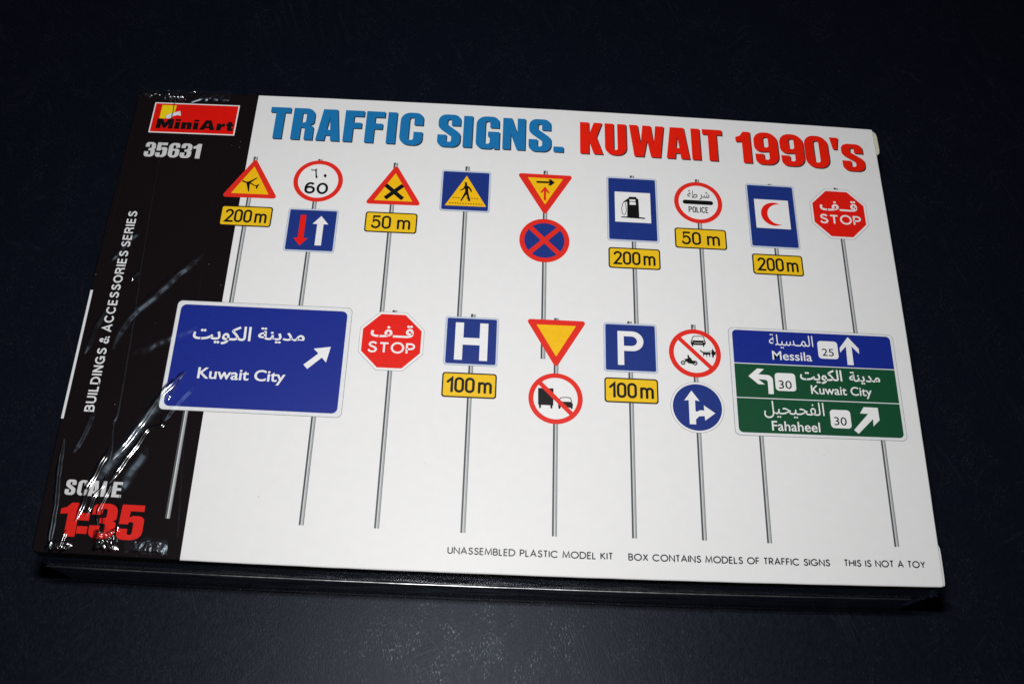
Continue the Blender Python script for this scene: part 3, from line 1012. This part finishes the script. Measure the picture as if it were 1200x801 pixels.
# 8 crescent
t = square_sign(162.6, 36.3, 15.35, 22.9, 'tall blue sign with a red crescent on a white square', 'tall_sign')
a = Art()
a.poly([(157.2, 30.4), (168.0, 30.4), (168.0, 40.85), (157.2, 40.85)], PAPER, 5)
oc = arc(163.2, 35.65, 4.2, 4.2, 58.7, 301.3, 30)
ic = arc(164.7, 35.65, 3.65, 3.65, 280.8, 79.2, 26)
a.poly(oc + ic, STOPR, 6)
a.build('symbol', t)
plate(t, 162.7, 53.6, '200 m')
post(t, 162.8, 24.5, 80)


# 9, 10 stop signs
def stop_sign(cu, cv, label, v0, v1, pu):
    def octo(h):
        k = h * math.tan(math.pi / 8)
        return [(cu - k, cv - h), (cu + k, cv - h), (cu + h, cv - k), (cu + h, cv + k), (cu + k, cv + h), (cu - k, cv + h), (cu - h, cv + k), (cu - h, cv - k)]
    a = Art()
    a.poly(fillet(octo(9.1), 0.4), LINE, 2)
    a.poly(fillet(octo(9.0), 0.4), PAPER, 3)
    a.poly(fillet(octo(8.3), 0.2), STOPR, 4)
    t = a.build('stop_sign', box, label)
    a = Art()
    a.text('\ufed2\u0640\u0640\ufed7', (cu - 6.0, cu + 6.1, cv - 5.0, cv - 1.0), PAPER, 5, bold=0.022)
    thin_line(a, 'STOP', cu - 6.3, cu + 6.5, cv + 0.6, cv + 3.55, PAPER, 5, wt=0.19, gap=0.3, table=SIGNCAPS)
    a.build('lettering', t)
    post(t, pu, v0, v1)


stop_sign(184.15, 34.1, 'red octagonal stop sign at the right of the upper row', 24.4, 80, 184.2)
stop_sign(49.4, 84.5, 'red octagonal stop sign in the lower row beside the blue direction sign', 74.8, 138.2, 49.65)

# 11 blue direction sign
a = Art()
cu, cv = 12.5, 91.45
a.poly(rrect(cu, cv, 50.2, 33.5, 1.4), LINE, 2)
a.poly(rrect(cu, cv, 49.95, 33.25, 1.3), BORD, 3)
a.poly(rrect(12.45, 91.5, 47.7, 31.1, 1.6), KBLUE, 4)
t = a.build('direction_sign', box, 'large blue direction sign to Kuwait City with a white arrow')
a = Art()
a.text('\ufe96\ufef3\ufeee\ufedc\ufedf\ufe8d', (-6.6, 9.8, 82.2, 88.0), PAPER, 5, bold=0.018)
a.text('\ufe94\ufee8\ufef3\ufeaa\ufee3', (11.8, 25.0, 82.2, 86.9), PAPER, 5, bold=0.018)
a.text('Kuwait City', (-3.4, 21.0, 95.2, 99.6), PAPER, 5, bold=0.018)
a.build('lettering', t)
sym(t, [([(26.75, 94.25), (25.55, 93.0), (29.35, 89.4), (27.9, 88.0), (32.6, 87.2), (31.75, 92.05), (30.45, 90.6)], PAPER, 5)], 'arrow')
post(t, -4.95, 84, 138.2)
post(t, 30.05, 84, 138.25)

# 12 hospital
t = square_sign(71.9, 83.45, 15.0, 15.0, 'blue square sign with a white letter H')
sym(t, [([(67.25, 77.75), (69.6, 77.75), (69.6, 82.45), (74.2, 82.45), (74.2, 77.75), (76.55, 77.75), (76.55, 89.4), (74.3, 89.4), (74.3, 84.65), (69.5, 84.65), (69.5, 89.35), (67.25, 89.35)], PAPER, 5)], 'letter')
plate(t, 71.9, 96.95, '100 m', 15.2, 7.5)
post(t, 72.1, 74.85, 138.4)

# 13 give way over no overtaking
t = tri_sign([(87.2, 75.55), (104.75, 75.55), (95.95, 90.6)], [(90.25, 77.2), (101.6, 77.2), (95.95, 87.05)], 'plain inverted yellow triangle sign over a disc with a truck and car')
TRUCK = [(91.03, 96.81), (95.33, 96.75), (95.32, 101.8), (95.09, 101.86), (95.06, 102.74), (94.57, 102.76), (94.48, 101.84), (91.93, 101.8), (91.89, 102.74), (91.43, 102.76), (91.34, 101.78), (91.11, 101.75)]
CARB = [(96.62, 101.44), (97.0, 100.91), (97.86, 100.56), (100.31, 100.55), (100.75, 101.14), (100.66, 102.58), (100.23, 102.64), (100.08, 102.3), (97.4, 102.16), (97.21, 102.74), (96.79, 102.76)]
a = Art()
a.poly(circ(95.94, 99.7, 7.55), SRED, 3)
a.poly(circ(95.94, 99.7, 6.15), PAPER, 4)
a.poly(TRUCK, INK, 5)
a.poly(CARB, INK, 5)
a.stroke([(96.9, 100.6), (96.95, 100.0), (97.38, 99.45), (98.92, 99.25), (100.07, 99.43), (100.42, 100.54)], 0.24, INK, 5)
a.poly(stroke_poly([(91.4, 95.15), (100.5, 104.25)], 1.3), SRED, 6)
a.build('round_panel', t, 'white disc with red rim and slash over a truck and a car')
post(t, 96.0, 74.9, 138.4)

# 14 parking
t = square_sign(117.2, 83.2, 15.2, 15.2, 'blue square sign with a white letter P')
pol = [(113.5, 78.1), (117.7, 78.1)] + arc(117.7, 81.2, 3.25, 3.1, -90, 90, 16) + [(115.3, 84.3), (115.3, 88.7), (113.5, 88.7)]
hol = [(115.3, 79.7), (117.5, 79.7)] + arc(117.5, 81.2, 1.6, 1.5, -90, 90, 12) + [(115.3, 82.7)]
sym(t, [(pol, PAPER, 5, [hol])], 'letter')
plate(t, 117.15, 96.4, '100 m', 15.2, 7.5)
post(t, 117.1, 74.85, 138.15)

# 15 no vehicles over the blue two-way arrow disc
t = ring_sign(135.74, 84.0, 'round red-slashed sign with a car, cart and motorcycle over a blue arrow disc')
a = Art()
VBODY = [(134.69, 80.25), (134.91, 80.02), (138.81, 79.94), (139.05, 80.3), (138.94, 81.14), (138.59, 81.33), (138.51, 81.93), (138.19, 81.94), (138.18, 81.44), (135.4, 81.43), (135.29, 81.93), (134.93, 81.91), (134.84, 81.34), (134.65, 81.02)]
HORSE = [(137.16, 83.19), (137.43, 82.92), (137.81, 83.38), (138.3, 83.62), (139.81, 83.61), (140.22, 83.37), (140.25, 83.91), (140.03, 85.01), (139.82, 85.06), (139.77, 84.26), (139.26, 84.4), (139.18, 85.05), (139.01, 85.17), (139.02, 84.41), (138.46, 84.33), (138.27, 84.88), (138.03, 84.85), (138.08, 84.02), (137.69, 83.71)]
CART = [(140.64, 83.13), (141.0, 82.24), (141.16, 82.89), (141.53, 83.41), (141.85, 83.18), (141.72, 84.27), (141.27, 84.41), (141.02, 85.22), (140.66, 85.15), (140.63, 84.33), (140.39, 83.9)]
BIKE = [(132.33, 85.99), (133.37, 85.87), (133.74, 86.44), (134.65, 86.35), (136.04, 86.5), (135.71, 86.99), (134.99, 87.45), (133.7, 87.3), (133.13, 86.75), (132.36, 87.0), (132.85, 86.27)]
RIDER = [(133.59, 84.67), (133.87, 84.66), (133.96, 85.2), (134.48, 85.71), (134.85, 86.34), (134.14, 86.42), (133.64, 86.51), (133.07, 86.25), (133.62, 85.58), (133.41, 85.16)]
a.band([(134.96, 80.13), (135.32, 79.01), (135.58, 78.71), (138.28, 78.62), (138.52, 78.89), (138.74, 80.05)], 0.24, INK, 5)
a.poly(VBODY, INK, 5)
for q in ((135.11, 80.4), (138.55, 80.4)):
    a.poly(circ(*q, 0.17, 12), PAPER, 6)
a.poly([(135.6, 80.75), (138.1, 80.72), (138.1, 80.85), (135.6, 80.88)], PAPER, 6)
a.poly(HORSE, INK, 5)
a.poly(CART, INK, 5)
a.band([(138.01, 83.37), (139.52, 83.4), (140.76, 82.91)], 0.12, INK, 6)
for q, r in (((132.15, 87.18), 0.68), ((135.58, 87.12), 0.72)):
    a.poly(circ(*q, r, 24), INK, 5, [circ(*q, r * 0.52, 16)])
    a.poly(circ(*q, r * 0.25, 12), INK, 5)
a.poly(BIKE, INK, 6)
a.poly(RIDER, INK, 7)
a.poly(stroke_poly([(131.25, 79.5), (140.2, 88.45)], 1.25), SRED, 8)
a.build('symbol', t)
a = Art()
cu, cv = 135.61, 100.55
a.poly(circ(cu, cv, 7.6), LINE, 2)
a.poly(circ(cu, cv, 7.5), PAPER, 3)
a.poly(circ(cu, cv, 6.95), SBLUE, 4)
a.poly(fillet([(134.1, 95.6), (136.3, 98.7), (135.0, 98.5), (135.0, 102.2, 0.6), (136.2, 101.45, 0.5), (137.5, 101.45), (137.4, 99.9), (140.55, 102.15), (137.6, 104.45), (137.5, 103.1), (136.0, 103.2, 0.6), (135.0, 104.2, 0.4), (135.0, 105.65), (133.2, 105.65), (133.2, 98.5), (131.95, 98.7)]), PAPER, 5)
a.build('round_panel', t, 'blue disc with white ahead and right arrows')
post(t, 135.7, 74.95, 138.1)

# 16 big three-panel direction sign
a = Art()
a.poly(rrect(170.6, 91.75, 49.55, 33.1, 1.5), LINE, 2)
a.poly(rrect(170.6, 91.75, 49.3, 32.85, 1.4), BORD, 3)
a.poly(fillet([(146.95, 75.95, 1.3), (194.4, 75.95, 1.3), (194.4, 86.35), (146.95, 86.35)]), KBLUE, 4)
a.poly([(146.95, 86.62), (194.4, 86.62), (194.4, 96.9), (146.95, 96.9)], GREEN, 4)
a.poly(fillet([(146.95, 97.17), (194.4, 97.17), (194.4, 107.4, 1.3), (146.95, 107.4, 1.3)]), GREEN, 4)
t = a.build('direction_sign', box, 'direction sign with one blue and two green panels, arrows and distances')
a = Art()
a.text('\ufe94\ufee0\ufef4\ufeb4\u0640\ufee4\ufedf\ufe8d', (157.7, 170.8, 76.8, 81.3), PAPER, 5, bold=0.0)
a.text('Messila', (158.3, 170.0, 82.2, 85.0), PAPER, 5, bold=0.009)
a.text('\ufe96\ufef3\ufeee\ufedc\ufedf\ufe8d', (165.9, 178.3, 87.4, 91.9), PAPER, 5, bold=0.018)
a.text('\ufe94\ufee8\ufef3\ufeaa\ufee3', (180.4, 189.6, 87.7, 91.5), PAPER, 5, bold=0.018)
a.text('Kuwait City', (168.7, 186.6, 92.4, 95.95), PAPER, 5, bold=0.012)
a.text('\ufede\ufef4\ufea4\ufef4\ufea4\ufed4\ufedf\ufe8d', (154.5, 171.9, 97.7, 102.9), PAPER, 5, bold=0.0)
a.text('Fahaheel', (156.4, 170.2, 103.7, 106.6), PAPER, 5, bold=0.009)
a.build('lettering', t)
for bx, s, nb in ((rrect(175.05, 81.15, 6.0, 5.6, 1.0), '25', (173.2, 176.7, 80.75, 83.1)), (rrect(161.45, 91.8, 6.0, 5.5, 1.0), '30', (159.4, 163.2, 91.35, 93.9)), (rrect(176.45, 102.4, 5.95, 5.5, 1.0), '30', (174.5, 178.1, 101.8, 104.3))):
    a = Art()
    a.poly(bx, PAPER, 5)
    a.text(s, nb, INK, 6, bold=0.004)
    a.build('number_box', t)
sym(t, [([(181.5, 76.7), (184.4, 80.3), (184.35, 82.0), (182.3, 79.65), (182.3, 85.6), (180.45, 85.6), (180.6, 79.7), (178.65, 81.8), (178.65, 80.3)], PAPER, 5)], 'arrow')
sym(t, [(fillet([(150.8, 90.4), (153.5, 87.95), (155.5, 88.05), (153.7, 89.75), (157.9, 89.9, 1.6), (157.75, 95.65), (156.25, 95.65), (156.3, 91.4, 0.7), (153.6, 91.25), (155.4, 92.8), (153.5, 92.8)]), PAPER, 5)], 'arrow')
sym(t, [([(180.0, 105.5), (181.2, 106.6), (185.95, 102.0), (185.8, 104.2), (187.85, 102.3), (187.75, 98.55), (183.6, 98.5), (182.3, 100.45), (184.7, 100.5)], PAPER, 5)], 'arrow')
post(t, 153.2, 84, 138.3)
post(t, 188.15, 84, 138.35)

# ---------------------------------------------------------------- shrink film left round the box
film = bpy.data.objects.new('shrink_film', None)
COL.objects.link(film)
film['label'] = 'torn clear shrink film creased over the black left end and front side of the box'
film['category'] = 'plastic wrap'


def catmull(P, step):
    P = [Vector(p) for p in P]
    if len(P) == 2:
        P = [P[0], (P[0] + P[1]) / 2, P[1]]
    Q = [P[0] * 2 - P[1]] + P + [P[-1] * 2 - P[-2]]
    out = []
    for i in range(1, len(Q) - 2):
        n = max(2, int((Q[i + 1] - Q[i]).length / step))
        for k in range(n):
            t = k / n
            out.append(0.5 * ((2 * Q[i]) + (-Q[i - 1] + Q[i + 1]) * t + (2 * Q[i - 1] - 5 * Q[i] + 4 * Q[i + 1] - Q[i + 2]) * t * t + (-Q[i - 1] + 3 * Q[i] - 3 * Q[i + 1] + Q[i + 2]) * t ** 3))
    out.append(P[-1])
    return out


def crease(pts, w, h, jit=0.1, seed=0, m=None, freq=0.22):
    wob = 0.12 if m is FILM_DIM else 0.35 if m is not FILM else (0.45 if w >= 0.8 else 0.8)
    P = catmull(pts, 0.3)
    n = len(P)
    vs, fs = [], []
    K = 15
    for i, p in enumerate(P):
        d = (P[min(n - 1, i + 1)] - P[max(0, i - 1)]).normalized()
        nn = Vector((-d.y, d.x))
        e = min(1, min(i, n - 1 - i) / max(1, n * 0.14))
        s = i * 0.3
        a1 = noise.noise((s * freq, seed * 7.1, 0.3))
        a2 = noise.noise((s * freq * 2.3, seed * 3.7, 5.3))
        hh = h * (0.25 + 0.75 * e) * (1 + wob * (0.45 * a1 + 0.3 * a2))
        ww = w * (0.45 + 0.55 * e) * (1 + 0.3 * a2)
        off = jit * (noise.noise((s * freq * 1.3, seed * 1.9, 9.0)) + 0.5 * a2)
        for j in range(K):
            x = -1 + 2 * j / (K - 1)
            z = hh * (0.5 + 0.5 * math.cos(math.pi * x))
            skew = 0.18 * ww * a1 * (1 - x * x)
            q = p + nn * (x * ww + off + skew)
            vs.append(W(q.x, q.y, 0.26 + z))
    for i in range(n - 1):
        for j in range(K - 1):
            fs.append((i * K + j, i * K + j + 1, (i + 1) * K + j + 1, (i + 1) * K + j))
    return mesh_object('film_crease', vs, fs, [m or FILM], film, None, None, True)


C = [
    ([(-6.96, 96.92), (-9.7, 100.2), (-12.44, 103.82), (-15.51, 110.47), (-18.81, 116.77), (-22.29, 122.97)], 1.2, 0.5, 0.15, FILM),
    ([(-6.96, 96.92), (-8.79, 101.61), (-10.26, 105.47)], 0.5, 0.22, 0.1, FILM),
    ([(-11.35, 109.26), (-10.75, 111.2), (-10.66, 112.68), (-13.31, 113.55), (-14.53, 114.6), (-16.56, 118.83), (-18.29, 122.04), (-19.92, 125.7), (-21.95, 129.58)], 0.8, 0.36, 0.12, FILM),
    ([(-23.85, 119.21), (-24.13, 121.88), (-25.41, 124.81), (-26.22, 128.08), (-27.46, 131.49), (-27.77, 135.36), (-29.21, 140.34)], 0.9, 0.4, 0.3, FILM),
    ([(-22.24, 123.08), (-23.23, 126.52), (-23.35, 130.15), (-25.13, 133.57), (-26.6, 139.0)], 0.7, 0.33, 0.3, FILM),
    ([(-20.69, 128.34), (-21.85, 132.29), (-23.32, 137.3), (-22.8, 141.0)], 0.7, 0.3, 0.25, FILM),
    ([(-18.35, 132.1), (-17.58, 139.16), (-17.26, 142.37)], 0.5, 0.25, 0.2, FILM),
    ([(-30.65, 142.58), (-31.33, 145.83), (-31.59, 148.0)], 0.7, 0.35, 0.15, FILM),
    ([(-36.6, 118.0), (-36.1, 128.0), (-35.05, 135.77), (-34.7, 143.89), (-34.08, 148.12)], 0.9, 0.5, 0.12, FILM_SOFT),
    ([(-8.07, 59.25), (-15.04, 67.05), (-20.53, 74.61), (-24.48, 78.95), (-27.5, 84.31), (-28.87, 90.95)], 2.0, 0.7, 0.3, FILM_DIM),
    ([(-27.06, 20), (-27.06, 30.71), (-26.34, 47.6), (-25.41, 65.22), (-24.4, 80.0), (-23.99, 89.44), (-23.64, 98.79), (-23.4, 109.89), (-23.91, 113.37), (-22.98, 120.61), (-23.4, 128.0)], 0.35, 0.17, 0.12, FILM_SOFT),
    ([(-25.33, 65.61), (-27.4, 69.2)], 0.5, 0.25, 0.1, FILM),
    ([(-22.88, 91.89), (-14.03, 86.75), (-6.03, 82.87)], 2.2, 0.55, 0.2, FILM_DIM),
    ([(-30.17, 109.24), (-31.32, 115.23), (-33.28, 121.65)], 1.4, 0.5, 0.15, FILM_DIM),
    ([(-23.0, 0.67), (-20.16, -0.3)], 0.5, 0.3, 0.1, FILM),
    ([(-21.6, 4.6), (-19.5, 3.4), (-17.45, 2.2)], 0.6, 0.3, 0.1, FILM_SOFT),
    ([(-9.0, 98.0), (-14.0, 106.0), (-18.0, 113.5), (-22.5, 121.5), (-27.0, 131.0)], 3.4, 0.8, 0.3, FILM_DIM),
    ([(-14.0, 119.0), (-17.5, 125.5), (-20.0, 132.0)], 3.0, 0.7, 0.4, FILM_DIM),
    ([(-4.0, 101.0), (-7.5, 106.0), (-10.5, 111.5)], 1.2, 0.4, 0.2, FILM_DIM),
    ([(-28.0, 52.0), (-31.5, 57.0), (-34.5, 63.0)], 1.3, 0.5, 0.3, FILM_DIM),
    ([(-31.5, 76.0), (-34.5, 84.0), (-36.2, 93.0)], 1.2, 0.5, 0.3, FILM_DIM),
    ([(-26.5, 3.6), (-26.0, 8.0), (-26.4, 14.5)], 0.5, 0.25, 0.2, FILM_SOFT),
    ([(-37.6, 2.0), (-37.9, 20.0), (-37.3, 42.0), (-37.6, 60.0)], 0.6, 0.35, 0.2, FILM_DIM),
    ([(-24.0, 133.5), (-22.0, 138.0), (-20.6, 143.0)], 0.6, 0.3, 0.25, FILM),
    ([(-9.97, -0.4), (-8.4, 40.0), (-6.9, 80.0)], 0.35, 0.12, 0.08, FILM_DIM),
    ([(-5.3, 104.0), (-3.4, 124.0), (-1.5, 143.0)], 0.35, 0.12, 0.08, FILM_DIM),
    ([(-12.83, 146.2), (-10.4, 144.9), (-8.2, 144.2)], 0.7, 0.4, 0.2, FILM_SOFT),
]
for i, (pts, w, h, j, m) in enumerate(C):
    crease(pts, w, h, j, i + 1, m)


def crumple(u0, u1, v0, v1, amp, seed, m=None, fq=0.85, taper=True):
    nu, nv = int((u1 - u0) / 0.22), int((v1 - v0) / 0.22)

    def f(a, b):
        u, v = u0 + (u1 - u0) * a, v0 + (v1 - v0) * b
        e = min(1, 5 * min(a, 1 - a)) * min(1, 5 * min(b, 1 - b)) if taper else 1
        q = Vector((u * fq, v * fq, seed * 3.3))
        n = 1 - abs(noise.noise(q)) * 2 + 0.6 * (1 - abs(noise.noise(q * 2.1)) * 2)
        jx, jy = noise.noise(q + Vector((5, 1, 2))), noise.noise(q + Vector((2, 7, 1)))
        return W(u + jx * 0.9 * (1 - e), v + jy * 0.9 * (1 - e), 0.3 + max(0, e * amp * (0.6 + 0.5 * n)))
    vs, fs = grid(nu, nv, f)
    mesh_object('crumpled_corner', vs, fs, [m or FILM_CR], film, None, None, True)


crumple(-30.5, -22.5, -0.6, 4.2, 1.1, 1)
crumple(-31.0, -24.5, -0.4, 3.6, 0.7, 11, FILM_SOFT)
crumple(-38.6, -31.0, -0.2, 2.6, 0.6, 2)
crumple(-23.4, -16.6, 141.6, 148.0, 0.8, 3)
crumple(-14.5, -3.5, 143.8, 147.8, 0.4, 6, FILM_SOFT)
crumple(-20.5, -9.0, -0.3, 3.4, 0.45, 8, FILM_SOFT)
crumple(-35.2, -28.8, 145.4, 148.4, 0.7, 4)


# front sheet with its welded seam
def front(a, b):
    u = UL - 0.6 + (UR - UL + 1.0) * a
    z = -0.9 - 32.6 * b
    n = noise.noise((u * 0.09, z * 0.22, 1.7)) * 0.28 + noise.noise((u * 0.5, z * 0.5, 4.2)) * 0.07
    return W(u, V + 0.75 + n * min(1, b * 3) * min(1, (1 - b) * 5), z)


vs, fs = grid(520, 60, front)
mesh_object('front_sheet', vs, fs, [FILM_FRONT], film, None, None, True)


# welded seam: a narrow fin standing out of the front sheet
def fin(a, b):
    u = UL - 0.3 + (UR - UL - 4.0) * a
    n1, n2 = noise.noise((u * 0.06, 3.1, 0)), noise.noise((u * 0.55, 7.7, 0))
    out = 0.8 + (0.7 + 0.2 * n1) * b
    z = -11.6 + 0.3 * n1 - (0.55 + 0.2 * n2) * (b - 0.45) ** 2 + 0.05 * n2 * b
    return W(u, V + out, z)


vs, fs = grid(900, 12, fin)
mesh_object('film_seam', vs, fs, [FILM_SEAM], film, None, None, True)


# folded ears of film sticking out at the two front bottom corners
def ear(u0, du, zc, hz, seed):
    def f(a, b):
        e = 1 - a
        z = zc + (b - 0.5) * hz * (0.15 + 0.85 * e)
        q = Vector((a * 3, b * 3, seed))
        n = noise.noise(q) * 1.6 + noise.noise(q * 2.3) * 0.8
        zz = min(-2, max(-33.3, z + 1.5 * noise.noise(q + Vector((3, 3, 3))) * a))
        return W(u0 + du * a, V - 1.2 * a * 2 + n * (0.2 + a), zz)
    vs, fs = grid(26, 26, f)
    mesh_object('folded_ear', vs, fs, [FILM_CR], film, None, None, True)


ear(UR - 0.4, 9.5, -23, 18, 1.3)
ear(UL + 0.4, -4.5, -22, 20, 5.9)
